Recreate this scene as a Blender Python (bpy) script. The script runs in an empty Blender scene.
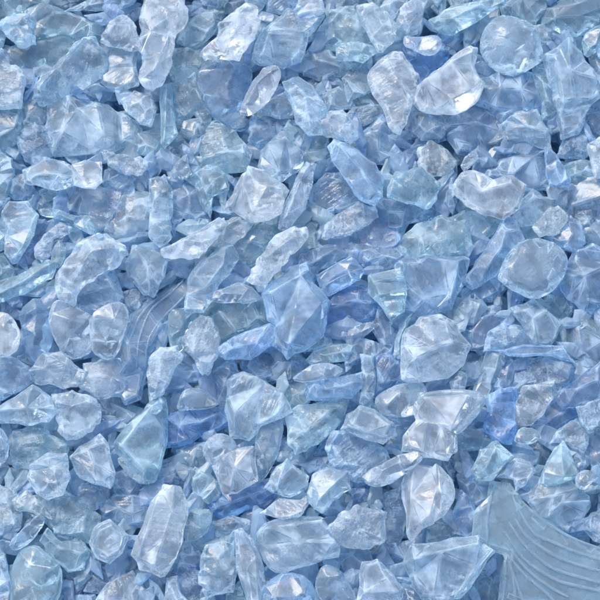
import bpy, bmesh, math, random
from mathutils import Vector, Matrix, noise
from mathutils.geometry import delaunay_2d_cdt
from mathutils.bvhtree import BVHTree

S = bpy.context.scene
C = S.collection
R = math.radians
PX = 0.0005                      # half a millimetre of pile for one unit of the tracing grid

# ------------------------------------------------------------------ camera
TILT, DIST = R(17), 0.80
cam_d = bpy.data.cameras.new('camera')
cam = bpy.data.objects.new('camera', cam_d); C.objects.link(cam)
cam.location = (0, -math.sin(TILT) * DIST, math.cos(TILT) * DIST)
cam.rotation_euler = (TILT, 0, 0)
cam_d.sensor_width = 36
HALF = 0.150 / DIST              # tangent of the half angle
cam_d.angle = 2 * math.atan(HALF)
cam_d.clip_start = 0.01; cam_d.clip_end = 100
S.camera = cam
CAM = Vector(cam.location); CROT = cam.rotation_euler.to_matrix()

# ------------------------------------------------------------------ daylight
w = bpy.data.worlds.new('World'); S.world = w; w.use_nodes = True
nt = w.node_tree
bg = nt.nodes['Background']
sky = nt.nodes.new('ShaderNodeTexSky'); sky.sky_type = 'NISHITA'; sky.sun_disc = False
SUN_EL, SUN_AZ = R(43), R(-35)   # azimuth clockwise from +Y
sky.dust_density = 3.5; sky.ozone_density = 1.1
sky.sun_elevation = SUN_EL; sky.sun_rotation = SUN_AZ
nt.links.new(sky.outputs[0], bg.inputs[0]); bg.inputs[1].default_value = 0.15
sd = bpy.data.lights.new('sun', 'SUN'); sd.energy = 0.9; sd.angle = R(26); sd.color = (1, .98, .95)
so = bpy.data.objects.new('sun', sd); C.objects.link(so); so.location = (-.3, .5, 1)
to_sun = Vector((math.sin(SUN_AZ) * math.cos(SUN_EL), math.cos(SUN_AZ) * math.cos(SUN_EL), math.sin(SUN_EL)))
so.rotation_euler = to_sun.to_track_quat('Z', 'Y').to_euler()
vs = S.view_settings
S.display_settings.display_device = 'sRGB'
vs.view_transform = 'Standard'; vs.look = 'None'; vs.exposure = 0.92; vs.gamma = 1; vs.use_curve_mapping = False
cy = S.cycles
cy.max_bounces = 10; cy.transmission_bounces = 10; cy.glossy_bounces = 8; cy.diffuse_bounces = 6
cy.transparent_max_bounces = 8; cy.sample_clamp_indirect = 6; cy.caustics_reflective = True; cy.caustics_refractive = True
cy.use_adaptive_sampling = True; cy.adaptive_threshold = .06; cy.adaptive_min_samples = 24
cy.use_denoising = True; cy.blur_glossy = 0.3
try:
    cy.denoiser = 'OPENIMAGEDENOISE'
except Exception:
    pass

# ------------------------------------------------------------------ materials
def glass_material(name, rough, crust, bump, milk, per_face=False, ripple=0.5, striae=.8, mid=.4, edge=.68):
    """Pale blue glass: a clear body, a dusty bloom where it was broken, fine conchoidal ripples."""
    m = bpy.data.materials.new(name); m.use_nodes = True
    t = m.node_tree; n = t.nodes; n.clear(); L = t.links.new
    def N(k, **kw):
        o = n.new(k)
        for a, v in kw.items(): setattr(o, a, v)
        return o
    out = N('ShaderNodeOutputMaterial')
    info = N('ShaderNodeObjectInfo')
    if per_face:
        att = N('ShaderNodeVertexColor', layer_name='tint'); tint = att.outputs[0]
    else:
        tint = info.outputs['Color']
    geo = N('ShaderNodeTexCoord')
    off = N('ShaderNodeVectorMath', operation='MULTIPLY_ADD')
    rnd = N('ShaderNodeCombineXYZ')
    for i in range(3): L(info.outputs['Random'], rnd.inputs[i])
    off.inputs[1].default_value = (7.3, 11.1, 5.7)
    L(rnd.outputs[0], off.inputs[0]); L(geo.outputs['Object'], off.inputs[2])
    P = off.outputs[0]
    def noise_tex(scale, detail, dist=0.0, rough=.55):
        o = N('ShaderNodeTexNoise'); o.inputs['Scale'].default_value = scale
        o.inputs['Detail'].default_value = detail; o.inputs['Distortion'].default_value = dist
        o.inputs['Roughness'].default_value = rough
        L(P, o.inputs['Vector']); return o.outputs[0]
    def ramp(src, a, b, lo, hi):
        o = N('ShaderNodeMapRange'); o.inputs[1].default_value = a; o.inputs[2].default_value = b
        o.inputs[3].default_value = lo; o.inputs[4].default_value = hi; o.interpolation_type = 'SMOOTHSTEP'
        L(src, o.inputs[0]); return o.outputs[0]
    def mth(op, a, b):
        o = N('ShaderNodeMath', operation=op)
        for i, v in enumerate((a, b)):
            if isinstance(v, (int, float)): o.inputs[i].default_value = v
            else: L(v, o.inputs[i])
        return o.outputs[0]
    big = noise_tex(95, 2, 0)
    fine = noise_tex(1000, 2, 0, .6)
    shell = N('ShaderNodeTexWave', wave_type='RINGS', rings_direction='SPHERICAL')
    shell.inputs['Scale'].default_value = 42; shell.inputs['Distortion'].default_value = 5.5
    shell.inputs['Detail'].default_value = 1; shell.inputs['Detail Scale'].default_value = 1.6
    L(P, shell.inputs['Vector'])
    # relief: broken scallops, ripples, grain
    h = mth('MULTIPLY', shell.outputs[1], ripple)
    rot = N('ShaderNodeVectorRotate', rotation_type='Z_AXIS'); L(P, rot.inputs['Vector'])
    L(mth('MULTIPLY', info.outputs['Random'], 43.0), rot.inputs['Angle'])
    str_ = N('ShaderNodeMapping'); str_.inputs['Scale'].default_value = (1, .16, .5); L(rot.outputs[0], str_.inputs['Vector'])
    stn = N('ShaderNodeTexNoise'); stn.inputs['Scale'].default_value = 520; stn.inputs['Detail'].default_value = 1.5; stn.inputs['Distortion'].default_value = 0
    L(str_.outputs[0], stn.inputs['Vector'])
    h = mth('ADD', h, mth('MULTIPLY', stn.outputs[0], striae))
    h = mth('ADD', h, mth('MULTIPLY', noise_tex(210, 3, 0), mid))
    h = mth('ADD', h, mth('MULTIPLY', fine, .12 + .5 * crust))
    bp = N('ShaderNodeBump'); bp.inputs['Strength'].default_value = bump
    if not per_face: L(ramp(info.outputs['Random'], .1, .9, bump * .3, bump * 1.15), bp.inputs['Strength'])
    bp.inputs['Distance'].default_value = 0.0016
    L(h, bp.inputs['Height'])
    # roughness patches
    rg = ramp(big, .38, .62, rough * .25, rough * 1.6)
    g = N('ShaderNodeBsdfPrincipled')
    g.inputs['Transmission Weight'].default_value = 1; g.inputs['IOR'].default_value = 1.48
    L(tint, g.inputs['Base Color']); L(rg, g.inputs['Roughness']); L(bp.outputs[0], g.inputs['Normal'])
    # the bloom of glass dust and the sharp edges: pale, scattering
    dustc = N('ShaderNodeMix', data_type='RGBA'); dustc.inputs[0].default_value = .55
    L(tint, dustc.inputs[6]); dustc.inputs[7].default_value = (.70, .86, .975, 1)
    d = N('ShaderNodeBsdfDiffuse'); L(dustc.outputs[2], d.inputs[0]); L(bp.outputs[0], d.inputs['Normal'])
    tr = N('ShaderNodeBsdfTranslucent'); L(dustc.outputs[2], tr.inputs[0])
    ms = N('ShaderNodeMixShader'); ms.inputs[0].default_value = .5; L(d.outputs[0], ms.inputs[1]); L(tr.outputs[0], ms.inputs[2])
    patch = mth('MULTIPLY', ramp(big, .42, .66, 0, 1), ramp(fine, .3, .62, .35, 1))
    br = N('ShaderNodeAttribute', attribute_name='edge_mask')
    edge_pale = mth('MULTIPLY', ramp(br.outputs['Fac'], .66, 1.0, 0, 1), ramp(big, .35, .62, .12, .60))  # paler, milkier along the sharp edges, broken up by noise
    fac = mth('ADD', mth('ADD', mth('MULTIPLY', patch, crust), milk), mth('MULTIPLY', edge_pale, edge))
    fac = mth('MINIMUM', fac, .95)
    mx = N('ShaderNodeMixShader'); L(fac, mx.inputs[0]); L(g.outputs[0], mx.inputs[1]); L(ms.outputs[0], mx.inputs[2])
    L(mx.outputs[0], out.inputs[0])
    return m

MAT = {
    'g': glass_material('clear_broken_glass', .07, .26, .55, .21),
    's': glass_material('smooth_worn_glass', .10, .22, .28, .19, ripple=.25, striae=.4),
    'f': glass_material('frosted_crusted_glass', .20, .50, .85, .20, mid=1.3),
    'r': glass_material('moulded_ribbed_glass', .07, .06, .45, .25, ripple=.25, striae=.5, edge=.45),
    'bits': glass_material('small_clear_glass', .08, .25, .50, .42, per_face=True, mid=.3),
    'deep': glass_material('heaped_small_glass', .12, .25, .50, .50, per_face=True, mid=.3),
}
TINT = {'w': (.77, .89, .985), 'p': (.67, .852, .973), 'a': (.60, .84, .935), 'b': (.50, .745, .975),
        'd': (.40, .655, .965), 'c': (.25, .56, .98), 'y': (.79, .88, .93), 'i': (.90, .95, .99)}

def ground_material():
    m = bpy.data.materials.new('dark_bed'); m.use_nodes = True
    t = m.node_tree; b = t.nodes['Principled BSDF']
    nz = t.nodes.new('ShaderNodeTexNoise'); nz.inputs['Scale'].default_value = 60; nz.inputs['Detail'].default_value = 6
    cr = t.nodes.new('ShaderNodeValToRGB')
    cr.color_ramp.elements[0].color = (.22, .32, .50, 1); cr.color_ramp.elements[1].color = (.38, .50, .68, 1)
    t.links.new(nz.outputs[0], cr.inputs[0]); t.links.new(cr.outputs[0], b.inputs['Base Color'])
    b.inputs['Roughness'].default_value = .8
    return m

# ------------------------------------------------------------------ shape of one chip
LEVEL_Z = {0: -.020, 1: -.0150, 2: -.0100, 3: -.0050, 4: 0.0}
GROW = {0: 1.5, 1: 1.5, 2: 1.28, 3: 1.14, 4: 1.07}

def to_world(px, py, z):
    d = CROT @ Vector(((px / 300 - 1) * HALF, (1 - py / 300) * HALF, -1))
    return CAM + d * ((z - CAM.z) / d.z)

def area2(p):
    return sum(p[i].x * p[(i + 1) % len(p)].y - p[(i + 1) % len(p)].x * p[i].y for i in range(len(p))) / 2

def chaikin(p, k, keep=.22):
    for _ in range(k):
        q = []
        for i in range(len(p)):
            a, b = p[i], p[(i + 1) % len(p)]
            q += [a.lerp(b, keep), a.lerp(b, 1 - keep)]
        p = q
    return p

def inside(pt, poly):
    c = False; j = len(poly) - 1
    for i in range(len(poly)):
        a, b = poly[i], poly[j]
        if (a.y > pt.y) != (b.y > pt.y) and pt.x < (b.x - a.x) * (pt.y - a.y) / (b.y - a.y) + a.x: c = not c
        j = i
    return c

def edge_dist(pt, poly):
    best = 9
    for i in range(len(poly)):
        a, b = poly[i], poly[(i + 1) % len(poly)]
        ab = b - a; t = max(0, min(1, (pt - a).dot(ab) / max(ab.length_squared, 1e-12)))
        best = min(best, (a + ab * t - pt).length)
    return best

def chip_bmesh(poly, style, rng, ridges=(), thick=1.0, dome=False):
    """poly: outline in local metres, counter-clockwise. Returns a closed bmesh with the girdle on the outline."""
    A = abs(area2(poly)); size = math.sqrt(A)
    soft = style == 's' or dome
    if soft: poly = chaikin(poly, 2 if dome else 1)
    else:
        q = []
        for i, v in enumerate(poly):
            nx_ = poly[(i + 1) % len(poly)]; e = nx_ - v; l = e.length
            q.append(v)
            k = 0 if l < .2 * size else 1 if l < .5 * size else 2
            if style == 'f': k += 1
            for j in range(k):
                q.append(v + e * ((j + 1) / (k + 1) + rng.uniform(-.08, .08)) + Vector((-e.y, e.x)) / l * rng.uniform(-.035, .035) * size * (.4 if style == 'r' else 1))
        poly = q
    t = size * rng.uniform(.30, .42) * thick
    cen = sum(poly, Vector((0, 0))) / len(poly)
    n = len(poly)
    # principal axis
    sxx = sum((v.x - cen.x) ** 2 for v in poly); syy = sum((v.y - cen.y) ** 2 for v in poly)
    sxy = sum((v.x - cen.x) * (v.y - cen.y) for v in poly)
    ang = .5 * math.atan2(2 * sxy, sxx - syy); ax = Vector((math.cos(ang), math.sin(ang))); ay = Vector((-ax.y, ax.x))
    ext = max(abs((v - cen).dot(ax)) for v in poly); wid = max(abs((v - cen).dot(ay)) for v in poly)
    girdle = [rng.uniform(-.10, .10) * t for _ in range(n)]
    tilt = Vector((rng.uniform(-1, 1), rng.uniform(-1, 1))) * .12
    bm = bmesh.new()
    gv = [bm.verts.new((v.x, v.y, girdle[i] + (v - cen).dot(tilt))) for i, v in enumerate(poly)]
    ring = set(gv)
    for sgn in (1, -1):
        pts = []; hs = []; cons = []
        # the broken edge has a thickness: a second ring just inside the outline
        d_in = size * rng.uniform(.045, .09)
        for i, v in enumerate(poly):
            e = (poly[(i + 1) % n] - poly[i - 1]); nrm = Vector((-e.y, e.x)).normalized()
            q = v + nrm * d_in * rng.uniform(.7, 1.3)
            if inside(q, poly) and edge_dist(q, poly) > .45 * d_in and all((q - o_).length > .35 * d_in for o_ in pts):
                pts.append(q); hs.append(t * rng.uniform(.16, .34))
        if sgn > 0 and ridges:
            for line in ridges:
                idx = []
                for q in line:
                    v = Vector(q)
                    if inside(v, poly) and edge_dist(v, poly) > .03 * size:
                        pts.append(v); hs.append(t * rng.uniform(.62, .85)); idx.append(len(pts) - 1)
                cons += [(n + a, n + b) for a, b in zip(idx, idx[1:])]
        if dome:
            for rr, hh in ((.82, .55), (.6, .85), (.3, 1.0)):
                for k in range(12):
                    a0 = k * math.tau / 12 + rr
                    v = cen + (ax * math.cos(a0) * ext + ay * math.sin(a0) * wid) * rr
                    if inside(v, poly) and edge_dist(v, poly) > .04 * size:
                        pts.append(v); hs.append(t * hh * (.8 if sgn > 0 else .6) * rng.uniform(.95, 1.05))
        else:
            # a table facet set in from the edge, and a keel along the longest axis
            k = rng.choice((4, 5, 6)) if style != 'f' else rng.choice((6, 7, 8))
            a0 = rng.random() * math.tau; shift = (ax * rng.uniform(-.14, .14) * ext + ay * rng.uniform(-.16, .16) * wid)
            slope = Vector((rng.uniform(-1, 1), rng.uniform(-1, 1))) * .22
            inset = rng.uniform(.50, .74)
            if not (sgn > 0 and ridges) or style == 'f':
                for j in range(k):
                    a = a0 + (j + rng.uniform(-.25, .25)) * math.tau / k
                    v = cen + shift + (ax * math.cos(a) * ext + ay * math.sin(a) * wid) * inset
                    if inside(v, poly) and edge_dist(v, poly) > .05 * size:
                        pts.append(v); hs.append(t * rng.uniform(.45, .62) * (1 if sgn > 0 else .85) + (v - cen).dot(slope))
            if rng.random() < .6 and not (sgn > 0 and ridges):
                # a keel along the length instead of a single peak
                kk = []
                for s_ in (-1, 1):
                    v = cen + shift + ax * s_ * rng.uniform(.18, .36) * ext + ay * rng.uniform(-.15, .15) * wid
                    if inside(v, poly) and edge_dist(v, poly) > .06 * size and all((v - o_).length > .06 * size for o_ in pts):
                        pts.append(v); hs.append(t * rng.uniform(.55, .75)); kk.append(n + len(pts) - 1)
                if len(kk) == 2: cons.append((kk[0], kk[1]))
        allp = poly + pts
        co, ed, fc, ov, oe, of = delaunay_2d_cdt(allp, [(i, (i + 1) % n) for i in range(n)] + cons, [], 1, 1e-7)
        vm = []
        for i, v in enumerate(co):
            src = ov[i][0] if ov[i] else -1
            if 0 <= src < n: vm.append(gv[src])
            elif src >= n:
                vm.append(bm.verts.new((v.x, v.y, sgn * max(hs[src - n], .12 * t) + (v - cen).dot(tilt))))
            else: vm.append(bm.verts.new((v.x, v.y, sgn * .3 * t + (v - cen).dot(tilt))))
        for f in fc:
            vv = [vm[i] for i in f]
            if len(set(vv)) < 3: continue
            if all(i_ in ring for i_ in vv):
                m_ = sum((i_.co for i_ in vv), Vector()) / len(vv)
                m_ = bm.verts.new((m_.x, m_.y, m_.z + sgn * .1 * t))
                vv = vv if sgn > 0 else vv[::-1]
                for a_, b_ in zip(vv, vv[1:] + vv[:1]):
                    try: bm.faces.new((a_, b_, m_))
                    except ValueError: pass
                continue
            try: bm.faces.new(vv if sgn > 0 else vv[::-1])
            except ValueError: pass
    bmesh.ops.recalc_face_normals(bm, faces=bm.faces)
    sharp = [e for e in bm.edges if len(e.link_faces) == 2 and e.calc_face_angle(0) > R(14)]
    try:
        bmesh.ops.bevel(bm, geom=sharp, offset=size * (.016 if not soft else .04), offset_type='OFFSET', segments=2 if soft else 1,
                        profile=.6, affect='EDGES', clamp_overlap=True)
    except Exception: pass
    cuts = 2 if style in 'fsr' or dome else 1
    bmesh.ops.triangulate(bm, faces=bm.faces)
    for _ in range(cuts):
        es = [e for e in bm.edges if e.calc_length() > size * (.05 if style == 'r' else .09)]
        if es: bmesh.ops.subdivide_edges(bm, edges=es, cuts=1, use_grid_fill=False)
        bmesh.ops.triangulate(bm, faces=bm.faces)
    lay = bm.verts.layers.float.new('edge_mask')
    for v in bm.verts:
        v[lay] = 1.0 if any(len(e.link_faces) == 2 and e.calc_face_angle(0) > R(13) for e in v.link_edges) else 0.0  # marks the sharp edges that the material makes paler
    if soft:
        for _ in range(1): bmesh.ops.smooth_vert(bm, verts=bm.verts, factor=.5, use_axis_x=True, use_axis_y=True, use_axis_z=True)
    amp = {'f': .036, 's': .016, 'g': .007, 'r': .010}[style] * size
    o = Vector((rng.uniform(-50, 50), rng.uniform(-50, 50), rng.uniform(-50, 50)))
    bm.normal_update()
    for v in bm.verts:
        q = v.co / size
        a = noise.noise(q * 3.2 + o) + .6 * noise.noise(q * 7.5 - o) * (1 if style == 'f' else .5)
        v.co += v.normal * a * amp
    bmesh.ops.recalc_face_normals(bm, faces=bm.faces)
    return bm, t

def mesh_from(bm, name, mat, angle):
    me = bpy.data.meshes.new(name); bm.to_mesh(me); me.materials.append(mat)
    for p in me.polygons: p.use_smooth = True
    me.set_sharp_from_angle(angle=angle)
    return me

def tube(path, rad, segs=8):
    bm = bmesh.new(); rings = []
    m = len(path)
    for i, p in enumerate(path):
        d = (path[min(i + 1, m - 1)] - path[max(i - 1, 0)]).normalized()
        u = d.cross(Vector((0, 0, 1))).normalized(); v = u.cross(d)
        r = rad * (.35 + .65 * math.sin(math.pi * min(1, max(0, (i + .6) / (m + .2)))) ** .5)
        rings.append([bm.verts.new(p + u * math.cos(k * math.tau / segs) * r + v * math.sin(k * math.tau / segs) * r) for k in range(segs)])
    for a, b in zip(rings, rings[1:]):
        for k in range(segs): bm.faces.new((a[k], a[(k + 1) % segs], b[(k + 1) % segs], b[k]))
    bm.faces.new(rings[0][::-1]); bm.faces.new(rings[-1])
    bmesh.ops.recalc_face_normals(bm, faces=bm.faces)
    return bm

def resample(line, k):
    pts = [Vector(p) for p in line]
    out = []
    for i in range(len(pts) - 1):
        p0 = pts[max(i - 1, 0)]; p1 = pts[i]; p2 = pts[i + 1]; p3 = pts[min(i + 2, len(pts) - 1)]
        for j in range(k):
            t = j / k
            out.append(.5 * ((2 * p1) + (p2 - p0) * t + (2 * p0 - 5 * p1 + 4 * p2 - p3) * t * t + (3 * p1 - p0 - 3 * p2 + p3) * t ** 3))
    out.append(pts[-1]); return out

COUNT = 0
UPPER = []; OPEN = []
def parse(txt, tile):
    ox, oy, s = (0, 0, 1) if tile == 'P' else (int(tile[0]) * 150, int(tile[1]) * 150, .25)
    return [(ox + float(a) * s, oy + float(b) * s) for a, b in (q.split(',') for q in txt.split())]

def chip(tile, level, look, outline, label, ridges='', ribs='', thick=1.0, name='glass_chip', category='glass chip', lean=False, rib_w=2.2, part='rib', group='broken glass chips heaped in the pile', dz=0):
    """look: tint letter + surface letter (+ 'o' for a lens-like dome)."""
    global COUNT
    COUNT += 1
    rng = random.Random(COUNT * 7919 + 13)
    px = parse(outline, tile)
    cx = sum(p[0] for p in px) / len(px); cy_ = sum(p[1] for p in px) / len(px)
    g = GROW[level]
    z = LEVEL_Z[level] + rng.uniform(-.0022, .0022) + dz
    org = to_world(cx, cy_, z)
    def loc(p, grow=g):
        q = to_world(cx + (p[0] - cx) * grow, cy_ + (p[1] - cy_) * grow, z) - org
        return Vector((q.x, q.y))
    poly = [loc(p) for p in px]
    if level >= 2: UPPER.append([Vector((cx + (p[0] - cx) * g, cy_ + (p[1] - cy_) * g)) for p in px])
    if area2(poly) < 0: poly = poly[::-1]
    rl = [[loc(p) for p in parse(r, tile)] for r in ridges.split('|')] if ridges else ()
    style = look[1]
    for attempt in range(6):      # every chip must be a closed solid
        bm, t = chip_bmesh(poly, style, rng, rl, thick, 'o' in look)
        if all(len(e.link_faces) == 2 for e in bm.edges) or attempt == 5: break
        bm.free()
    ob = bpy.data.objects.new(name, mesh_from(bm, name, MAT[style], R(11) if style in 'gr' else R(30) if style == 'f' else R(45)))
    C.objects.link(ob); ob.location = org
    if lean:      # lies tipped towards the sky's bright side
        hv = ((CAM - org).normalized() + to_sun).normalized()
        ob.rotation_euler = Vector((0, 0, 1)).rotation_difference(hv).to_euler()
    ob['label'] = label; ob['category'] = category; ob['group'] = group
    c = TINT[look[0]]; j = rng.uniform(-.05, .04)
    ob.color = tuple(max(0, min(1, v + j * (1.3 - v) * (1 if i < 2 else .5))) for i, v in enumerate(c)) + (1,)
    if ribs:
        tree = BVHTree.FromBMesh(bm)
        for r in ribs.split('|'):
            path = []
            for q in resample([loc(p, 1.0) for p in parse(r, tile)], 7):
                hit = tree.ray_cast(Vector((q.x, q.y, .1)), Vector((0, 0, -1)))
                if hit[0] is not None: path.append(Vector((q.x, q.y, hit[0].z + rib_w * PX * .35)))
            if len(path) < 4: continue
            for _ in range(4):
                path = [path[0]] + [Vector((b.x, b.y, (a.z + b.z + c_.z) / 3)) for a, b, c_ in zip(path, path[1:], path[2:])] + [path[-1]]
            rb = bpy.data.objects.new(part, mesh_from(tube(path, rib_w * PX), part, MAT['r' if part == 'rib' else 's'], R(60)))
            C.objects.link(rb); rb.parent = ob; rb.color = TINT['w'] + (1,)
    if any(len(e.link_faces) != 2 for e in bm.edges): OPEN.append((COUNT, sum(len(e.link_faces) != 2 for e in bm.edges)))
    bm.free()
    return ob

K = chip
# ---- top band, from the corner with the frosted block across to the ribbed chip
K('00',3,'pf','145,385 160,335 220,270 290,205 330,168 375,168 400,205 420,270 405,300 340,345 250,380 190,405','long frosted pale chip with a lengthwise groove, slanting up beside a dark triangular gap',ridges='180,370 250,290 330,195')
K('00',3,'wf','-40,215 20,205 40,260 95,290 100,320 88,425 -40,430','frosted white block cut by the picture edge, with a knob on top')
K('00',3,'pf','0,105 30,70 120,50 140,80 130,130 140,175 90,192 40,160','crumpled frosted chip close to the upper corner with brownish white creases',ridges='30,110 75,120 110,170')
K('00',2,'as','130,60 200,35 300,70 400,95 410,150 340,170 260,140 150,155 140,110','smooth grey-blue slab beside the crumpled corner chip, a bright line under it')
K('00',2,'as','35,200 150,165 250,150 290,200 220,265 120,265 50,245','dull greenish slab wedged above the long grooved frosted chip')
K('00',3,'wf','410,165 430,110 480,70 510,75 540,110 555,190 500,195 440,180','pale arch-shaped chip with a dark blue middle beside the upright white slab',thick=.8)
K('00',2,'pg','385,190 450,180 540,215 530,270 540,330 460,350 415,320 425,250','flat blue-grey chip between the long grooved chip and the bright slab tip')
K('00',3,'wg','490,410 540,370 600,380 620,430 600,500 560,490 510,450','small rounded clear chip below the bright tip of the upright slab')
K('00',2,'pg','225,440 300,400 420,430 470,460 530,510 520,560 420,600 250,610 215,540','broad pale block with a white vertical glint, above the two sparkling white facets',ridges='300,430 298,480 285,550|330,470 390,455 415,560')
K('00',2,'ag','-20,440 80,425 85,480 60,560 20,600 -20,600','pale chip at the picture edge under the frosted white block')
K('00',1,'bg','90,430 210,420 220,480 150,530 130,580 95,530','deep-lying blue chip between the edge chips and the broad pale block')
K('00',2,'pg','280,45 350,10 420,0 480,-10 470,30 400,40 350,38','thin pale sliver at the top edge over a dark slit')
K('00',2,'as','0,-20 140,-20 190,30 110,45 20,65 -10,60','smooth aqua chip filling the upper corner of the picture')
K('00',1,'pg','150,-20 330,-30 340,5 280,42 200,35','blue-grey chip cut by the top edge next to the corner chip')
K('P',4,'if','142,-5 182,-5 185,20 175,40 173,63 163,85 153,90 140,77 143,57 138,43','upright white slab at the top edge, frosted above with a bright glassy tip',ridges='150,5 155,40 148,62|155,40 172,45 160,80',lean=True)
K('10',3,'ag','45,360 90,350 95,450 110,530 60,580 45,560','narrow upright clear strip below the bright tip of the white slab',ridges='70,370 65,460 60,560')
K('10',4,'if','195,200 265,135 275,85 330,50 385,22 425,40 440,100 410,180 360,248 290,235 215,225','large white teardrop chip with a hollow and a bright glint, tilted near the top edge',ridges='285,110 330,85 345,120 320,150|370,90 360,150 330,190',lean=True)
K('P',3,'pg','255,57 263,33 287,12 305,15 322,20 306,38 300,60 283,66 263,62','wide pale slab with a long white streak across it, next to the white teardrop',ribs='268,36 285,34 306,36',rib_w=1.2)
K('10',4,'is','355,445 375,385 420,310 460,272 505,272 525,300 505,360 460,420 400,455','glossy smooth oblong chip like a thumb, a blue hollow along it',ridges='400,420 440,350 490,310',lean=True)
K('10',2,'bs','205,360 215,300 300,265 370,280 400,310 370,400 360,440 400,470 340,500 280,470 235,420','big smooth blue bowl-like chip under the white teardrop and the thumb-shaped chip')
K('10',3,'pg','440,445 490,400 540,370 580,420 570,460 520,472 470,460','small pale chip tucked against the lower side of the thumb-shaped chip')
K('10',2,'af','110,210 180,200 240,240 290,250 210,300 190,340 110,330 95,260','greenish speckled chip between the bright slab tip and the blue bowl-like chip')
K('10',2,'ag','100,360 180,320 210,380 235,450 220,520 175,455 130,500 110,440','forked aqua chip standing over a small dark notch')
K('P',2,'ag','203,130 220,123 233,133 247,153 243,167 220,170 205,163','smooth square-edged aqua chip under the blue bowl-like chip')
K('10',2,'pg','127,530 140,490 200,480 215,530 170,555','small pale chip lying in the notch of the forked aqua chip')
K('10',2,'ag','140,100 200,60 270,30 300,40 270,85 250,130 190,180 130,160','aqua chip filling the space between the upright slab and the white teardrop')
K('10',2,'pg','250,40 280,10 370,-10 385,20 330,48 290,50','blue-grey chip at the top edge behind the white teardrop')
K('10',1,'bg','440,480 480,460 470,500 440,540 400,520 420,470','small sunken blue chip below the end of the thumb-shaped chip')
K('P',3,'pg','263,152 283,133 300,150 307,160 283,180 272,187 260,167','square pale block standing on a corner above the sparkling white shard',ridges='270,152 285,145 298,155|285,145 280,175')
K('20',4,'ig','275,300 300,265 330,230 375,207 410,212 445,265 472,300 468,350 445,420 425,490 400,535 370,525 345,470 310,400 285,350','large clear diamond-shaped shard pointing down, with a straight white crease',ridges='345,265 390,335 435,412|435,412 400,520')
K('20',4,'yg','228,30 290,20 330,50 385,100 380,150 330,200 310,200 270,130 250,90','yellowish chip with a dark window in it near the top edge',ridges='300,48 345,75 365,130 330,120 300,70')
K('20',4,'wg','385,100 400,40 450,0 510,-5 490,60 470,130 430,135 395,115','smooth milky wedge at the top edge next to the yellowish chip')
K('20',4,'ws','415,180 420,140 470,150 545,135 568,170 550,210 510,228 460,205','small milky saddle-shaped chip lying on the deep blue shard')
K('20',2,'cg','420,200 560,180 580,220 560,260 520,310 480,320 460,270 430,230','deep blue shard under the small milky saddle-shaped chip',dz=-.004)
K('20',3,'wg','325,30 350,0 420,-15 430,20 395,40 370,80','shiny whitish chip between the yellowish chip and the milky wedge at the top edge')
K('P',4,'wg','293,10 300,-2 320,-3 325,13 310,20 297,17','small ridged white chip at the top edge above the streaked slab',ridges='297,12 310,5 322,2|300,17 318,12',lean=True)
K('20',2,'af','90,130 130,60 220,40 260,110 280,180 200,190 120,190','speckled aqua chip beside the yellowish chip, roughly square')
K('20',2,'pg','10,230 60,200 110,195 130,230 220,260 150,300 80,310 30,290','pale chip under the streaked slab, between it and the sunken blue chips')
K('20',3,'ag','150,180 230,170 290,190 300,215 250,250 150,235','little aqua chip with two white tips above the diamond-shaped shard')
K('P',4,'pg','283,83 300,77 313,87 327,110 320,120 323,135 308,135 296,122 288,97','wrinkled clear chip running down to the white crusty nugget',ridges='290,85 305,100 310,130|305,100 320,112')
K('20',4,'wf','80,500 110,450 170,440 215,490 235,550 200,575 140,560 95,540','white crusty nugget above the long smooth-edged plate')
K('20',2,'bg','240,590 260,540 330,480 370,560 390,600 350,640 260,640','light blue striped chip beside the tip of the diamond-shaped shard')
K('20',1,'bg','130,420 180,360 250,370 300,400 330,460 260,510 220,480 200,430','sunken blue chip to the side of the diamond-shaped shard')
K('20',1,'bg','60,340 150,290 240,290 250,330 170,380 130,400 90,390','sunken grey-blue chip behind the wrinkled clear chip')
K('P',4,'ig','417,88 433,73 450,60 468,47 477,50 473,67 482,83 477,100 455,113 427,112 415,103','large clear chip with a frosted white upper ridge reaching up to a tip',ridges='425,85 450,68 470,58|450,105 470,95 478,85')
K('P',2,'bg','417,113 450,117 463,115 483,110 500,123 497,140 467,147 450,137 442,140 420,138 415,130','smooth blue chip lying under the clear chip with the white ridge')
K('P',3,'pg','415,112 440,115 445,130 440,138 422,140 414,132','squarish chip with a white lower rim next to the point of the diamond-shaped shard')
K('P',3,'yf','420,150 433,142 447,150 455,163 447,173 427,177 420,167','small crackled pale chip above a broad blue-grey frosted one')
K('30',4,'pso','125,160 150,105 200,68 280,85 330,115 350,160 370,230 350,250 310,280 240,298 180,270 135,220','round lens-like blue chip, almost a full disc, near the top edge',ridges='',thick=.8)
K('30',3,'pg','382,240 470,190 520,235 580,330 590,390 540,440 520,510 450,530 430,430 400,330','tall house-shaped pale shard with a peaked top and a dark inner line',ridges='465,205 470,320 490,410|490,410 520,500|420,270 450,420')
K('P',3,'ag','432,20 453,7 503,-3 500,7 467,27 453,35 440,30','long aqua splinter with a pale streak, leaving through the top edge')
K('30',2,'ag','220,30 280,-10 370,0 365,50 330,90 280,85 230,70','greenish chip at the top edge resting above the round lens-like chip')
K('30',2,'ar','390,100 400,40 480,0 600,-10 610,60 560,120 500,130 430,130','wide rippled chip at the top edge, all wavy blue lines',ridges='420,60 500,50 590,20|430,90 510,85 590,60')
K('30',2,'pg','340,110 390,100 410,150 380,175 355,160','small brownish grey chip just above the round lens-like chip\'s edge')
K('30',3,'as','530,150 600,100 640,130 620,190 590,200 545,230','small aqua chip at the picture edge beside a dark gap under the rippled chip')
K('30',2,'pg','560,230 640,200 640,380 600,380 590,330','pale chip leaving the picture beside the house-shaped shard')
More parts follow.
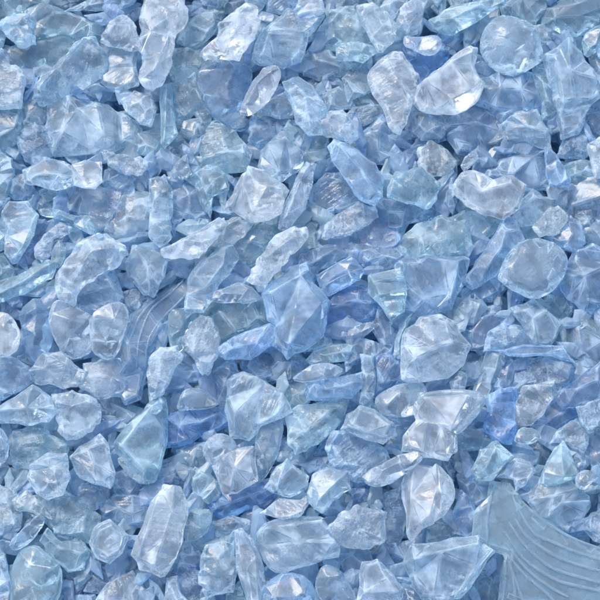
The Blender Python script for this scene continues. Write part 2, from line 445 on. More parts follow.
K('30',2,'bg','140,330 230,300 330,310 360,380 350,440 260,450 210,480 170,430 110,410','wide flat blue chip directly under the round lens-like chip')
K('30',3,'ag','330,280 380,270 400,340 430,430 420,460 370,470 350,390','narrow greenish chip along the side of the house-shaped shard')
K('30',2,'bg','20,470 60,440 130,430 190,480 200,550 140,600 40,600 0,540','rounded blue chip below the clear chip with the white ridge, near a tiny dark hole')
K('30',3,'pg','210,500 260,455 340,450 380,520 400,600 300,560 230,560','folded pale chip below the wide flat blue chip',ridges='250,480 300,520 370,540')
K('30',2,'bs','540,470 600,410 640,430 640,520 590,530','soft blue chip at the picture edge under the house-shaped shard')
K('P',3,'yf','588,147 600,138 616,140 616,175 595,177','yellowish white crusty chip on the picture edge')
# ---- second band
K('01',4,'ig','285,60 345,40 405,50 410,130 380,160 300,140','blunt chip with two brilliant white sparkling facets',ridges='300,75 340,130|350,60 345,130',lean=True)
K('01',3,'pg','100,80 180,30 250,50 285,80 290,140 220,160 150,140 110,130','pale sloping chip beside the two brilliant white facets')
K('01',2,'br','240,140 300,150 380,160 470,170 470,220 440,270 375,330 350,260 290,260','blue curved fragment with thin white moulded ribs below the brilliant facets',ribs='250,150 268,200 285,255|315,155 335,205 352,255|415,165 430,200 440,240',rib_w=1.0,name='ribbed_glass_fragment',category='glass fragment',ridges='')
K('01',3,'as','165,240 230,235 290,265 350,260 375,310 365,340 310,310 240,275 180,270','curved aqua sliver arched over the lavender crusty lump')
K('01',3,'wf','140,390 180,340 240,300 285,320 270,345 215,360 205,410 170,440 145,420','lavender white crusty lump sitting in a dark blue hollow')
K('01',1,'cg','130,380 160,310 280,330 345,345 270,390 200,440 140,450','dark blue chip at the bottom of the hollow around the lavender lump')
K('01',3,'pg','10,260 40,220 110,220 150,270 130,340 80,420 50,440 20,400 30,320','triangular clear chip with bright thin edges, point downwards, near the picture edge',ridges='140,280 95,380 55,430')
K('01',2,'ag','-20,30 0,20 45,50 50,100 20,200 -20,200','aqua chip at the picture edge, above the chip with a bright sparkle')
K('01',2,'bg','40,110 110,110 140,170 130,200 60,190 25,160','blue chip with a small bright sparkle on its lower edge')
K('P',4,'wf','57,285 58,270 75,248 90,237 105,236 123,248 126,255 115,268 97,275 82,290 75,305 62,300','long speckled frosty chip bent like an elbow, warm white at its lower end')
K('01',2,'bg','300,570 370,500 440,490 460,530 480,590 450,640 340,640','light blue chip under the speckled elbow-shaped chip')
K('P',3,'pg','127,263 133,247 143,247 167,260 163,277 153,295 143,292 130,277','kite-shaped pale chip next to the rough white chip',ridges='138,255 148,270 150,290')
K('01',3,'ag','-20,560 0,520 100,490 180,450 215,460 200,520 120,560 60,580 0,600','long low aqua splinter lying from the picture edge under the triangular chip',ridges='10,575 90,540 190,480')
K('01',3,'wf','430,0 480,20 560,30 600,50 560,95 500,95 440,60 410,10','frosted whitish bar beside the two brilliant facets')
K('01',2,'bg','430,90 480,80 530,120 530,170 470,170 420,130','small blue chip below the frosted whitish bar')
K('01',2,'pf','470,200 550,180 600,200 600,300 500,340 430,320 440,260','dull speckled chip with a tiny black hole, above the elbow-shaped chip')
K('01',3,'as','210,400 240,360 265,410 240,470 205,450','tiny aqua almond-shaped chip beside the lavender lump')
K('11',4,'ig','300,235 330,180 370,100 400,72 460,80 510,130 550,170 520,250 470,285 410,290 340,245','brightest white sparkling shard of the pile, with crumpled shining facets',ridges='340,235 385,160 405,85|385,160 430,150 425,270|430,150 480,170 520,180',lean=True)
K('11',4,'if','40,390 130,350 230,310 290,270 300,310 250,380 200,440 120,435 60,425','rough white wedge stretching out from under the yellowish frosted chip',ridges='60,405 150,380 280,290',lean=True)
K('11',3,'yf','270,340 300,290 370,270 410,290 380,340 330,375 280,380','yellowish frosted chip directly below the sparkling white shard')
K('11',2,'as','330,375 400,330 440,290 505,290 510,320 470,380 400,460 360,430','smooth grey-blue plate between the yellowish frosted chip and the spindle-shaped chip')
K('P',4,'if','248,280 257,260 273,237 293,227 305,228 306,237 293,253 280,270 267,285 253,285','frosted spindle-shaped chip slanting across the middle of the pile')
K('11',3,'pg','150,640 150,600 160,520 210,450 270,400 320,390 345,440 310,500 270,540 260,590 220,640','curled clear chip with a dark fold, under the rough white wedge',ridges='190,520 230,460 300,420|230,560 290,480')
K('11',2,'bg','90,190 150,120 200,170 225,250 225,300 190,310 140,270 110,330 85,260','blue arch-shaped chip with a deep blue middle above the rough white wedge')
K('11',3,'pf','0,130 60,110 90,180 80,280 90,340 40,380 0,340','lavender frosted upright chip touching the rough white wedge')
K('11',3,'ws','90,70 130,30 150,20 150,60 170,100 130,115 90,105','small whitish chip above the blue arch-shaped chip')
K('11',2,'ag','150,120 230,80 290,110 300,160 250,180 240,250 215,220 190,150','aqua chip bridging the blue arch-shaped chip and the sparkling shard')
K('P',3,'wg','280,225 285,205 295,182 305,165 315,167 312,183 305,207 290,227','narrow striped white chip leaning on the side of the sparkling shard',ridges='288,215 300,185 308,170|295,218 306,190')
K('11',1,'bg','480,0 560,0 590,30 560,80 500,110 470,60','blue chip behind the top of the sparkling white shard')
K('P',3,'wg','200,297 220,290 237,283 250,287 260,297 243,303 220,303','low white-topped chip below the dark gap near the spindle-shaped chip')
K('P',2,'br','200,262 188,268 177,287 157,300 137,315 125,345 124,370 133,390 147,385 153,350 167,323 187,303 200,298','long sweeping blue fragment with curved parallel ribs',ribs='192,272 172,293 152,312 141,340 138,372|196,282 182,300 165,318 150,342 146,370|183,274 160,297 140,320 130,350',rib_w=1.2,name='ribbed_glass_fragment',category='glass fragment')
K('P',4,'bg','328,148 335,140 353,147 375,163 383,178 381,197 374,205 360,200 345,180 333,163','long smooth-edged blue plate slanting down from the white crusty nugget',ridges='340,150 360,172 374,196')
K('21',3,'wf','110,300 150,260 230,215 290,230 300,270 260,300 200,340 150,350 100,350','whitish crust-topped chip just below the end of the smooth-edged plate')
K('21',2,'dg','200,360 250,310 310,285 370,320 410,360 350,400 280,390','blue facetted chip under the whitish crust-topped chip')
K('21',2,'bg','300,220 350,200 430,220 530,240 500,280 430,290 400,350 340,290','plain blue chip beside the end of the smooth-edged plate')
K('21',3,'af','370,130 390,95 480,80 550,130 540,190 500,230 430,215 360,190','broad frosty aqua chip under the small crackled chip')
K('P',3,'af','400,240 417,227 440,220 463,223 470,247 463,257 427,257 407,257','frosty aqua slab lying over the large angular blue chip')
K('21',3,'dr','75,500 130,470 200,430 250,490 230,520 120,580 90,560','dark blue chip crossed by two bright white bars',ribs='80,498 130,470 205,428|100,550 160,520 240,483',rib_w=1.3,name='ribbed_glass_fragment',category='glass fragment')
K('P',2,'cg','325,303 340,290 360,290 373,303 370,317 350,323 330,327','chip with a vivid cobalt smear at the centre of the pile')
K('P',3,'ar','370,277 400,270 405,290 403,310 390,318 380,303 370,293','pale striped wedge next to the cobalt-smeared chip',ridges='375,285 402,282|380,297 403,295')
K('21',2,'bg','20,420 100,390 180,380 210,420 80,480 60,530 10,520','pale blue chip above the chip with two white bars')
K('21',2,'bg','30,190 100,110 160,110 230,210 150,240 80,240 30,260','shaded blue chip beside the long smooth-edged plate')
K('21',2,'ag','0,330 20,300 80,290 60,350 90,390 20,420 0,400','small aqua chip by the tip of the frosted spindle-shaped chip')
K('21',2,'bg','190,380 280,390 400,390 420,440 330,470 260,460 240,420','light blue slab below the blue facetted chip, beside a grey sliver of gap')
K('21',1,'cg','415,30 440,0 485,20 480,80 430,80','small strong blue chip peeping out next to the small crackled chip')
K('31',4,'ig','20,140 50,95 100,88 170,125 240,108 295,150 270,230 210,272 130,250 70,220 30,180','white bone-shaped chip, narrow in the middle and knobbly at its ends',ridges='50,130 120,180 230,150')
K('31',3,'pg','250,290 270,220 330,160 370,190 420,200 400,250 330,300 290,305','clear chip with white glints leaning on the end of the bone-shaped chip',ridges='280,250 330,200 400,210')
K('31',2,'bg','160,110 210,50 330,10 375,10 385,110 370,145 290,150 240,108 180,125','wide blue chip rising behind the white bone-shaped chip',ridges='260,105 320,50 360,30')
K('31',3,'bg','380,0 420,20 480,110 470,150 400,135 385,100','narrow blue triangle standing beside the wide blue chip behind the bone-shaped one')
K('31',3,'pg','385,145 450,138 470,160 465,215 430,225 400,200','square pale chip with sharp rims above the sandy crusted chip')
K('31',4,'yf','330,310 390,240 430,225 475,270 440,330 360,350','sandy crusted chip above the large round chip')
K('31',3,'bg','440,330 480,270 525,310 535,370 500,400 440,385 400,350','blue chip joined to the side of the sandy crusted chip')
K('31',4,'pso','190,510 240,410 290,370 350,355 420,375 470,430 450,510 400,570 330,600 270,570 215,535','largest round blue chip, plate-like, with a white spot on its side',thick=.7)
K('31',3,'bg','60,520 110,440 160,370 210,280 260,300 290,370 230,430 190,490 100,540','tall blue slanting chip beside the largest round chip')
K('31',2,'ag','0,290 60,260 120,270 200,290 160,330 120,360 90,350 60,400 20,390','sunken aqua chip under the bone-shaped chip, with dark gaps next to it')
K('31',2,'bg','470,480 500,420 560,405 620,420 640,600 560,640 480,580 450,520','blue chip with a bright vertical glint at the picture edge beside the largest round chip',ridges='500,520 530,520 540,600')
K('31',1,'bg','500,150 550,100 620,120 640,240 600,400 560,380 520,280 470,250','shadowed blue chip at the picture edge above the chip with the vertical glint')
K('31',3,'wg','60,30 100,0 110,40 60,85 45,60','small pointed white chip above the bone-shaped chip')
K('31',1,'bg','120,-10 210,-10 210,40 160,100 110,80','sunken blue chip between the small pointed white chip and the wide blue one')
K('31',2,'bg','0,70 25,60 25,200 10,240 -20,200','thin blue upright chip with a white tip, touching the end of the bone-shaped chip')
K('31',2,'bg','60,560 130,520 190,510 200,560 160,600 70,600','dull blue chip beside the blackest square gap')
K('P',3,'bg','398,263 427,258 453,260 466,263 463,283 450,307 427,313 400,308','large angular blue chip with a flat top edge, above the big milky cobble',ridges='410,270 425,300|455,268 447,300')
# ---- third band
K('02',4,'is','-20,50 20,45 60,85 80,130 75,200 40,228 -20,230','rounded clear chip on the picture edge with a bright glint',lean=True)
K('02',3,'bs','80,50 150,0 190,50 210,100 200,190 150,250 110,220 95,130','smooth blue tooth-shaped chip between the edge pebble and the paper-flat chip')
K('02',4,'ws','198,75 220,10 270,5 330,45 370,65 360,150 365,200 300,235 250,210 215,150','flat smooth pale chip with five sides, like a piece of paper',thick=.6)
K('02',4,'ws','360,70 430,20 490,12 515,60 490,150 465,220 420,235 370,205 365,150','smooth heart-shaped milky chip leaning on the paper-flat chip',ridges='385,90 430,170 460,90')
K('02',3,'wg','120,290 180,220 250,215 290,260 340,290 330,340 250,350 200,330 150,330','shiny clear chip with curved white glints under the paper-flat chip',ridges='135,290 190,285 240,330|200,240 270,270')
K('02',3,'wf','340,260 420,240 490,225 505,340 480,380 400,390 330,350','frosted squarish chip right under the heart-shaped chip')
K('02',4,'wf','230,440 210,380 290,370 380,400 400,430 395,490 330,545 270,555 235,520','frosted whitish chip shaped like a molar, creased across the top',ridges='290,435 350,415 395,420')
K('02',3,'bg','-20,250 40,235 110,270 130,320 80,360 20,390 -20,400','blue chip at the picture edge under the rounded clear chip')
K('02',4,'pg','-20,430 60,390 130,345 200,390 225,450 190,490 100,500 40,490 -20,480','broad pale lens with a pointed end, lying at the picture edge beside the molar-shaped chip',ridges='0,450 110,440 215,445|110,440 130,370')
K('P',3,'af','13,453 15,433 30,427 47,432 66,445 66,460 40,468 17,467','rounded pitted chip under the broad pale lens')
K('02',4,'ps','-20,510 10,515 38,570 30,640 -20,660','rounded milky chip half cut by the picture edge below the broad lens')
K('02',2,'pg','400,390 480,370 500,430 440,480 420,440','pale chip under the frosted squarish chip, next to a dark gap')
K('P',3,'ag','117,443 133,423 157,400 163,403 165,443 155,477 143,480 133,467 120,453','large clear slab with a straight white edge, beside the cobalt shard',ridges='125,448 150,415 161,410|125,448 145,470')
K('12',4,'wf','130,150 200,60 250,80 275,150 270,230 240,290 210,300 180,240 140,200','frosted leaf-shaped chip with a yellowish core, pointing down to a dark gap')
K('12',3,'as','80,50 150,40 200,60 140,130 130,200 85,190 75,120','smooth pale chip beside the frosted leaf-shaped chip')
K('12',4,'wf','-10,300 0,230 40,190 110,190 130,230 100,280 60,370 20,390 0,370','frosted white stub next to the long sweeping ribbed fragment')
K('12',3,'ps','130,380 150,355 210,360 270,410 240,430 160,440 110,440','low pale pointed chip lying on top of the cobalt shard')
K('12',2,'cg','60,490 100,450 200,440 310,425 310,480 230,530 130,570 70,575','wide cobalt shard beneath the low pale pointed chip')
K('12',3,'dg','280,190 340,150 470,100 520,120 480,180 400,235 310,235 285,220','long dark blue slab lying between two larger pale plates')
K('12',2,'ag','190,40 260,0 420,10 480,90 380,120 280,165 270,110','large aqua plate above the long dark blue slab')
K('P',3,'bg','265,297 290,272 307,267 312,287 327,303 320,333 303,347 288,355 275,343 278,325 270,320','large tilted blue plate with many angles, at the centre beside the cobalt-smeared chip',ridges='275,300 300,285 308,275|300,285 290,345|300,285 318,310')
K('12',1,'bf','400,230 480,190 550,230 540,290 460,325 400,290','grainy sunken blue chip below the large tilted plate')
K('12',3,'pg','310,440 320,330 380,300 460,340 520,380 555,450 520,470 440,500 400,550 330,540','broad pale blue block with bright nicks at its lower edge, below the dark blue slab',ridges='350,460 350,530|400,545 440,500 500,465')
K('12',1,'bg','110,240 150,220 190,270 250,370 200,360 130,350','sunken blue chip between the white stub and the leaf-shaped chip')
K('12',4,'ps','0,450 20,405 45,410 50,440 20,460','tiny pale pebble on top of the large clear slab\'s corner')
K('12',2,'bg','255,300 330,250 350,310 320,410 280,415 260,370','blue chip beside the small dark gap under the leaf-shaped chip')
K('P',4,'wg','402,347 407,330 420,318 440,315 455,322 470,345 463,363 447,377 420,382 403,380','big milky cobble-shaped chip with a white scratch across it',ridges='415,362 435,352 450,345')
K('22',3,'as','375,230 385,140 430,70 450,60 415,130 400,210','thin curved aqua rim hugging the side of the big milky cobble')
K('22',3,'ws','305,400 330,370 400,340 480,330 500,380 470,450 400,465 330,450','smooth pale oval under the big milky cobble, a dark pane inside it',ridges='350,430 400,380 460,400')
K('P',4,'ig','415,400 420,393 450,391 480,395 483,405 470,423 456,435 457,450 448,460 433,457 403,450 405,435 417,420','big white boot-shaped chip with a smooth thick white rim',ridges='425,402 465,402|465,402 450,430 425,425|440,430 443,452',ribs='419,405 423,398 445,395 470,397 479,401 475,412 466,422 456,431 452,438 454,450',rib_w=4.5,part='rim')
K('22',4,'wg','165,520 190,460 240,425 300,440 370,490 385,540 330,575 270,560 200,530','pale cup-shaped chip with a thick clear rim round a darker middle',ridges='210,510 240,450 300,465 350,510 330,555 260,540',ribs='185,500 205,470 240,442 295,456 345,488 368,520 335,556 280,545 215,522 188,508',rib_w=2.2,part='rim')
K('22',2,'dg','60,600 120,540 200,410 215,420 180,520 100,600','narrow strong blue strip beside the cup-shaped chip')
K('22',3,'ws','185,150 200,115 280,90 300,110 250,150 200,185','small white wedge under the cobalt-smeared chip')
K('22',3,'ag','30,240 60,205 130,180 215,180 180,240 110,250 50,255','low aqua chip just above the white flattened splinter')
K('22',4,'ws','-30,320 0,290 60,255 130,255 175,280 120,310 30,330','white flattened splinter over a blue slab near the centre')
K('22',3,'bg','30,370 50,325 150,310 240,290 245,340 200,390 100,400 40,400','flat rectangular blue slab under the white flattened splinter')
K('22',3,'pg','240,230 290,240 300,330 280,430 240,400 250,300','upright pale strip beside the flat rectangular blue slab')
K('22',2,'dg','300,240 360,220 400,270 405,320 340,350 300,380','blue chip in the shade of the curved aqua rim')
K('22',2,'bg','190,210 240,160 330,190 370,220 300,240 240,240 200,280','plain blue plate below the small white wedge')
K('22',2,'bg','290,50 330,20 380,130 360,190 320,170 290,110','blue upright plate beside the pale striped wedge')
K('22',2,'pg','0,180 50,110 110,150 120,180 60,200 10,200','pale chip arched over a small shadow under the large tilted plate')
K('P',3,'af','288,417 300,407 347,400 340,420 317,443 297,453 290,440','frosty three-cornered chip under the flat blue slab, beside the broad pale block')
K('P',1,'dg','387,318 412,310 400,330 396,338','dark blue corner showing between the striped wedge and the curved aqua rim')
K('22',2,'bg','330,455 470,455 430,520 380,510 345,480','blue chip between the pale oval and the cup-shaped chip')
K('32',3,'cf','145,470 160,390 200,360 260,360 265,440 255,540 240,570 180,555 145,520','upright cobalt block next to the white boot-shaped chip')
K('32',3,'yf','270,400 300,350 410,330 420,380 370,450 330,490 265,500','grey-green frosty chip beside the upright cobalt block')
K('32',4,'ps','255,560 280,510 340,515 368,545 320,580 270,575','small smooth almond-shaped chip at the foot of the grey-green frosty chip')
K('32',2,'dg','340,500 420,400 440,430 500,430 510,460 430,510 370,540','dark blue chip between the almond-shaped chip and the bright blue slab')
K('32',3,'dg','430,380 520,310 600,250 640,260 640,390 540,420 460,430','bright blue slab running off the picture edge')
K('32',4,'pf','505,430 600,400 640,420 600,490 560,530 530,500','frosty triangle resting below the bright blue slab')
K('32',3,'pg','250,40 330,10 400,60 440,100 400,170 330,180 300,110','clear flat-topped chip with a sharp white edge below the largest round chip',ridges='330,18 380,60 438,98|300,60 330,85 345,170')
K('32',2,'bf','150,200 170,130 220,95 290,110 330,180 240,195','grainy blue chip under the clear flat-topped chip')
K('32',3,'bg','190,205 300,180 440,185 485,250 400,225 250,225','long thin blue chip lying across above the domed grainy chip')
K('32',2,'bf','270,290 340,245 430,230 490,260 480,330 420,370 340,340 280,340','domed grainy chip above the grey-green frosty one')
K('32',2,'dg','180,340 210,260 230,230 265,270 240,350 200,385','dark blue chip above the upright cobalt block')
K('32',2,'pg','100,360 150,220 200,210 215,250 180,330 150,400','pale upright chip between the big milky cobble and the dark blue chip')
K('32',2,'bg','60,90 140,40 190,30 190,90 140,180 90,185 70,140','blue chip beside the big milky cobble with a dark lozenge gap below')
K('32',1,'bg','420,150 500,110 640,100 640,240 520,300 490,250','broad dull blue chip at the picture edge above the bright blue slab')
K('32',1,'dg','60,500 100,480 140,520 140,570 60,590 20,560','deep blue chip under the rim of the white boot-shaped chip')
K('P',3,'pf','552,443 560,430 577,420 587,437 583,457 567,443','curled pale chip below the bright blue slab')
K('32',3,'wf','0,330 40,290 65,300 60,360 10,370','small crusty white chip between the big milky cobble and the boot-shaped chip')
# ---- bottom band
K('03',4,'wg','110,110 120,60 190,15 265,20 280,110 250,180 190,198 145,170','clear shell-shaped chip with a bright ribbed middle',ridges='140,70 200,45 255,40|210,80 200,140 180,170|245,80 230,140')
K('P',4,'wg','70,457 80,447 100,435 107,443 115,472 110,488 93,483 80,477','fan-shaped clear chip spreading out from the shell-shaped one',ridges='74,458 90,452 105,440|74,458 95,465 112,475|74,458 88,470 98,482')
K('03',4,'wg','360,375 380,310 440,280 490,320 515,345 490,410 440,450 390,430','small chip like an ice cube with a bright square rim',ridges='385,390 405,330 450,310 490,350 475,400 435,425|450,310 470,345',ribs='375,375 392,320 440,295 482,322 500,345 482,402 440,435 395,418 378,385',rib_w=1.8,part='rim')
K('P',4,'ig','132,553 140,533 152,503 163,487 180,490 187,507 182,540 170,567 160,575 140,568','long white oval chip with a blue groove down its middle',ridges='175,492 173,515 165,540 155,565|158,505 148,535 140,558')
K('03',3,'ps','40,370 100,310 150,260 180,285 120,370 60,400','smooth pale bar, slanting, in the lower corner of the pile')
K('03',3,'ag','170,370 200,320 250,370 330,370 350,400 330,470 270,480 210,430','aqua chip with a bent white line, under the slanting pale bar\'s end',ridges='190,345 240,395 320,415')
K('03',3,'as','50,480 90,400 150,390 190,430 240,470 240,560 200,640 60,640','big smooth aqua block at the bottom edge near the corner')
K('03',3,'pg','-20,440 20,440 40,520 45,640 -20,640','pale chip filling the bottom corner beside the big aqua block')
K('03',2,'af','130,190 200,200 260,180 370,260 375,320 330,350 250,330 180,280 100,240','grainy aqua chip below the shell-shaped and fan-shaped chips')
K('03',3,'yf','55,205 108,165 172,225 205,275 135,252 70,240','slender yellowish frosted chip under the shell-shaped chip')
K('03',2,'pf','-20,240 0,160 60,170 75,240 70,310 0,330','grainy pale chip at the picture edge above the slanting pale bar')
K('03',1,'dg','290,490 350,470 370,560 340,600 270,560','deep blue chip near the bottom edge beside the big aqua block')
K('03',4,'ws','465,40 510,20 580,110 570,140 520,110','thin white sliver above the long white oval chip')
K('03',2,'bg','410,230 470,190 560,200 600,260 560,300 510,300 430,270','sloping blue chip between the ice-cube chip and the long white oval')
K('03',1,'dg','350,450 440,460 530,380 540,460 450,520 370,530','deep blue chip in the hollow under the ice-cube chip')
K('03',2,'wg','400,600 440,540 520,500 560,560 530,620 420,630','shiny streaky chip at the bottom edge below the deep blue hollow')
K('P',4,'ig','213,467 220,457 237,450 253,447 256,468 257,480 237,492 223,493','bright white chunky chip, whitest in the lower half, over a cobalt splinter',ridges='225,462 235,470 232,488|250,452 252,475')
K('P',4,'ws','202,453 207,440 220,432 233,438 237,450 220,458 213,467','whitish lobe joined to the top of the bright white chunky chip')
K('P',3,'ps','255,447 260,427 277,417 283,427 278,453 267,473 257,480','smooth grey-blue plate standing beside the bright white chunky chip',thick=.6)
K('13',2,'cg','250,220 300,180 460,140 470,190 400,230 330,265 265,250','cobalt splinter under the bright white chunky chip')
K('P',4,'pg','265,487 277,467 287,460 308,477 307,487 290,497 272,492','boxy pale chip with a straight inner edge, near the bright white chunky chip',ridges='287,462 281,478 278,492')
K('P',4,'ig','260,512 280,497 300,500 305,495 309,505 300,518 283,520','low white pyramid-shaped chip with a bright tip below the boxy chip',ridges='270,510 300,500|300,500 298,517',lean=True)
K('P',4,'pg','258,533 267,523 300,517 320,518 338,550 337,558 310,565 277,572 265,560','wide rectangular clear slab with straight parallel edges, below the pyramid-shaped chip',ridges='262,550 300,543 332,545|268,530 320,523',thick=.8)
K('P',4,'wg','235,533 242,530 253,540 260,557 265,580 263,603 247,603 237,567','tall narrow clear shard with a white edge, reaching the bottom edge',ridges='243,535 256,558 258,600|248,570 252,600')
K('13',3,'pf','210,430 230,390 300,375 330,400 340,470 330,560 230,580 200,500','frosty lump beside the tall narrow shard')
K('13',3,'as','140,280 170,240 245,245 240,300 200,350 140,360','smooth greenish chip beside the long white oval chip')
K('P',4,'bs','260,603 267,582 287,572 307,577 320,600 310,615 270,615','smooth rounded blue chip at the bottom edge under the wide slab')
K('P',4,'ps','315,583 323,565 340,570 350,587 357,603 333,607 320,600','smooth fin-shaped pale chip at the bottom edge next to the rounded blue one')
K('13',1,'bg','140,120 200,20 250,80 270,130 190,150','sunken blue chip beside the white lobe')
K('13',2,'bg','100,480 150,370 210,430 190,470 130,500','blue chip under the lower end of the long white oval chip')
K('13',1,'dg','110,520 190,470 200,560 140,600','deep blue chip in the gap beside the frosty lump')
K('13',3,'wg','60,600 70,520 110,510 120,570 180,640 80,640','shiny wrinkled chip at the bottom edge under the long white oval',ridges='80,540 95,570 110,600')
K('13',1,'bg','400,250 460,190 500,210 440,245 480,280 400,300','sunken blue chip between the cobalt splinter and the pyramid-shaped chip')
K('13',2,'pf','250,290 330,270 400,290 370,320 280,340','frosty pale chip just below the cobalt splinter')
K('P',4,'pg','308,493 313,475 327,468 347,472 350,490 333,500 323,513 310,503','pitted roundish blue chip between the boxy chip and the white oval pebble',ridges='320,500 340,480')
K('P',4,'wf','327,530 343,513 357,507 385,513 383,540 370,548 340,545','frosted whitish block with angular corners above the fin-shaped chip',ridges='357,520 357,530 380,540|357,530 340,543')
K('P',3,'bf','328,450 333,433 350,432 380,447 387,460 367,477 357,480 333,467','large oval blue grainy chip below the cup-shaped chip')
K('23',4,'ws','240,100 300,60 400,20 470,10 495,40 440,90 350,140 290,140','smooth white oval pebble with two bright sparkles',lean=True)
K('P',4,'ig','402,483 407,472 423,465 440,468 452,483 453,503 443,517 423,527 413,540 407,530','clear white shield-shaped shard with two bright upright ridges',ridges='418,470 414,500 411,532|438,470 440,495 432,520|441,480 444,500',lean=True)
K('23',4,'wg','230,600 250,450 310,440 350,480 410,550 400,600 300,620','clear tent-shaped chip at the bottom edge with a shadowed face',ridges='260,560 265,470 310,455 345,520|260,575 390,570')
K('P',4,'pg','405,563 413,545 440,543 477,537 493,553 480,570 460,597 440,603 423,597','large blue dish-like shard with a broad white edge, at the bottom edge',ridges='488,554 476,568 458,596|415,562 440,555 475,548',ribs='489,552 482,561 472,574 462,588 455,598',rib_w=2.6,part='rim')
K('23',2,'dg','200,160 250,150 290,170 270,200 220,200','small dark blue chip beside the pitted roundish chip')
K('23',2,'bf','330,200 400,170 420,270 390,380 340,370 350,260','speckled blue chip between the frosted block and the shield-shaped shard')
K('23',1,'bg','160,410 330,390 400,380 430,480 330,450 240,450 180,440','sunken blue chip below the frosted whitish block')
K('23',1,'bg','500,20 600,40 600,80 520,60','sunken blue chip under the toe of the white boot-shaped chip')
K('23',1,'dg','130,470 240,460 240,560 215,590','deep blue chip between the fin-shaped and the tent-shaped chips')
K('23',1,'bg','460,340 540,290 600,270 600,360 550,370','sunken blue chip between the shield-shaped and the dish-like shards')
K('P',4,'ag','472,470 480,450 497,441 513,457 500,470 493,480 477,480','arched aqua crystal above the stem of the fan-ribbed fragment',ridges='485,470 495,450 508,460')
K('33',4,'wg','190,110 260,35 320,50 340,85 300,140 262,165 255,120','loop-like clear chip with a bright triangular rim on top of the fan-ribbed fragment',ridges='215,100 265,55 320,70|265,125 300,115 325,85')
K('33',4,'ar','100,360 110,240 150,200 165,130 250,140 300,220 390,290 500,355 600,395 680,420 700,640 190,640 200,560 220,420 160,400','largest fragment, fan-ribbed pale aqua glass with long curved ribs, in the bottom corner',ribs='268,230 330,330 410,372 520,420 650,455|235,290 300,385 400,470 510,510 670,555|226,375 300,470 390,545 470,590|236,440 255,520 262,620|285,205 330,250 390,297 500,362 640,412|250,250 300,340 400,415 500,460 670,510|220,330 300,440 420,520 540,555 680,590|230,420 300,500 380,570 430,625|222,440 222,520 210,620|240,450 270,540 300,625|170,160 150,260 150,380',rib_w=1.7,name='ribbed_glass_fragment',category='glass fragment',thick=.32,dz=-.003)
K('P',3,'ag','540,482 555,450 563,443 577,473 570,480 548,486','peaked aqua chip like a small pyramid, near the bright ring chip',ridges='560,450 562,478')
K('P',3,'pg','523,497 545,483 570,482 587,497 588,507 580,520 567,530 547,522','clear chip with white wavy rims above the outer rib of the fan-ribbed fragment',ridges='530,505 552,500 575,492|548,518 560,505 585,503')
K('33',4,'wso','500,110 530,80 570,85 575,120 540,160 505,150','small ring-like chip with a dark centre near the picture edge',thick=.9)
K('33',3,'pf','540,280 600,240 650,250 640,370 580,360 545,320','frosty rounded chip on the picture edge over the fan-ribbed fragment\'s outer rib')
K('33',1,'dg','260,-20 400,-10 430,10 380,70 340,70 300,40','deep blue chip behind the loop-like chip')
K('33',2,'bg','560,20 640,-20 640,60 575,75','blue chip at the picture edge above the small ring-like chip')
K('33',2,'bg','470,0 540,0 560,40 520,90 490,60','blue chip between the peaked aqua chip and the curled pale chip')
K('33',2,'df','20,250 50,180 90,210 110,290 90,350 20,330','dark crusty blue chip between the shield-shaped shard and the fan-ribbed fragment')
K('33',2,'bg','40,110 150,120 150,190 110,240 60,180','plain blue chip beside the stem of the fan-ribbed fragment')


# ------------------------------------------------------------------ small plain chips that fill the gaps the larger ones leave
def fill_gaps(limit):
    rng = random.Random(21)
    spots = []
    step = 6
    covered = lambda x, y: any(inside(Vector((x, y)), q) for q in UPPER)
    for gy in range(-6, 612, step):
        for gx in range(-6, 612, step):
            x, y = gx + rng.uniform(-2, 2), gy + rng.uniform(-2, 2)
            if covered(x, y): continue
            d = min(edge_dist(Vector((x, y)), q) for q in UPPER)
            spots.append((d, x, y))
    spots.sort(reverse=True)
    taken = []
    for d, x, y in spots:
        if len(taken) >= limit: break
        if any((x - a) ** 2 + (y - b) ** 2 < 26 ** 2 for a, b in taken): continue
        taken.append((x, y))
        m = rng.choice((5, 6, 7)); a1 = rng.random() * 3.14; st = rng.uniform(.55, .95); rad = rng.uniform(13, 19)
        pts = []
        for i in range(m):
            a = (i + rng.uniform(-.3, .3)) * math.tau / m; k = rng.uniform(.8, 1.2) * rad
            u, v = math.cos(a) * k, math.sin(a) * k * st
            pts.append('%.1f,%.1f' % (x + u * math.cos(a1) - v * math.sin(a1), y + u * math.sin(a1) + v * math.cos(a1)))
        chip('P', 2, rng.choice(('bg', 'pg', 'ag', 'bg', 'ag', 'pf', 'bf')), ' '.join(pts),
             'small plain blue chip half buried in a gap between larger chips', group='small plain chips filling gaps', dz=-.001)
fill_gaps(53)


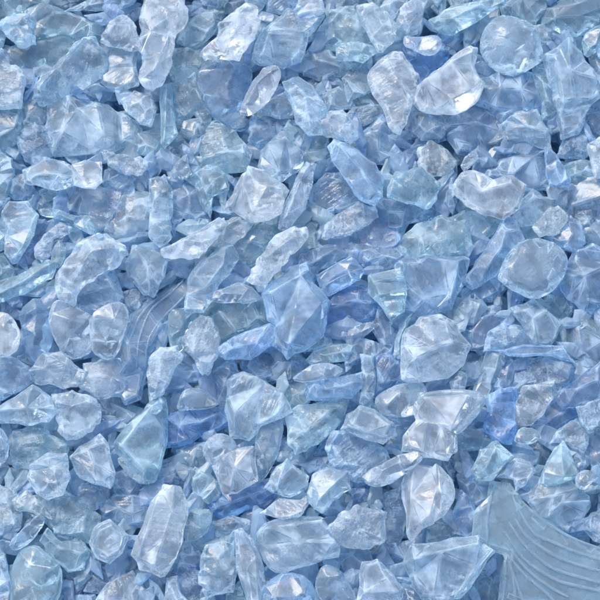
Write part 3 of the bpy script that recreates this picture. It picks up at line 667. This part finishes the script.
# ------------------------------------------------------------------ the rest of the heap: uncountable smaller glass below and beyond
def heap():
    rng = random.Random(4)
    protos = []
    for k in range(44):
        m = rng.choice((5, 6, 7)) if k < 24 else rng.choice((4, 5, 5, 6)); st = rng.uniform(.45, .9) if k < 24 else rng.uniform(.28, .62)
        poly = [Vector((math.cos(a) * .011, math.sin(a) * .011 * st)) * rng.uniform(.75, 1.15) for a in [(i + rng.uniform(-.25, .25)) * math.tau / m for i in range(m)]]
        bm, t = chip_bmesh(poly, rng.choice('ggf') if k < 24 else 'g', rng)
        bm.verts.ensure_lookup_table(); bm.verts.index_update()
        protos.append(([v.co.copy() for v in bm.verts], [[v.index for v in f.verts] for f in bm.faces])); bm.free()
    verts = []; faces = []; cols = []; slots = []; sharp_protos = protos[24:]; protos = protos[:24]
    def put(x, y, z, s, tints, slot=0):
        vs_, fs_ = rng.choice(sharp_protos if slot else protos)
        slots.extend([slot] * len(fs_))
        M = Matrix.Translation((x, y, z)) @ Matrix.Rotation(rng.random() * 6.28, 4, 'Z') @ Matrix.Rotation(rng.uniform(-.7, .7), 4, 'X') @ Matrix.Scale(s, 4)
        b = len(verts); verts.extend((M @ v)[:] for v in vs_); faces.extend([b + i for i in f] for f in fs_)
        c = TINT[rng.choice(tints)]; j = rng.uniform(-.06, .04)
        cols.extend([tuple(max(0, min(1, v + j)) for v in c) + (1,)] * len(vs_))
    step = .0112
    X0, X1, Y0, Y1 = -.185, .185, -.185, .215
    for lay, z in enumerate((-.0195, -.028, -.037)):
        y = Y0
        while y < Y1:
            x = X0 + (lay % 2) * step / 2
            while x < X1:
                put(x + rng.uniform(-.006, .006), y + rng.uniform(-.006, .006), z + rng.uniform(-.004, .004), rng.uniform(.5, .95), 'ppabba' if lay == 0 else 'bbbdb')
                x += step
            y += step
    # small bits wedged in what gaps are left between the larger chips
    for gy in range(-20, 622, 10):
        for gx in range(-20, 622, 10):
            px_, py_ = gx + rng.uniform(-4, 4), gy + rng.uniform(-4, 4)
            if any(inside(Vector((px_, py_)), q) for q in UPPER): continue
            w_ = to_world(px_, py_, rng.uniform(-.013, -.0075))
            put(w_.x, w_.y, w_.z, rng.uniform(.6, 1.15), 'ppabbbbbd', 1)
    # the same heap goes on outside the picture
    y = -.30
    while y < .36:
        x = -.32
        while x < .32:
            p = Vector((x, y, 0)); v = CROT.transposed() @ (p - CAM)
            u_, v_ = v.x / -v.z / HALF, v.y / -v.z / HALF
            if max(abs(u_), abs(v_)) > 1.09:
                for z in (-.026, -.014, -.002):
                    put(x + rng.uniform(-.007, .007), y + rng.uniform(-.007, .007), z + rng.uniform(-.004, .004), rng.uniform(.9, 1.4), 'wppaabb')
            x += .019
        y += .019
    me = bpy.data.meshes.new('glass_heap'); me.from_pydata(verts, [], faces)
    ca = me.color_attributes.new('tint', 'FLOAT_COLOR', 'POINT')
    ca.data.foreach_set('color', [v for c in cols for v in c])
    me.materials.append(MAT['deep']); me.materials.append(MAT['bits'])
    me.polygons.foreach_set('material_index', slots)
    for p in me.polygons: p.use_smooth = True
    me.set_sharp_from_angle(angle=R(14))
    o = bpy.data.objects.new('glass_heap', me); C.objects.link(o)
    o['kind'] = 'stuff'; o['label'] = 'mass of small blue glass chips deep under the larger chips'; o['category'] = 'glass chips'
heap()

gm = bpy.data.meshes.new('ground')
gb = bmesh.new(); bmesh.ops.create_grid(gb, x_segments=8, y_segments=8, size=3.0); gb.to_mesh(gm); gb.free()
go = bpy.data.objects.new('ground', gm); C.objects.link(go); go.location.z = -.058; go['kind'] = 'structure'
gm.materials.append(ground_material())
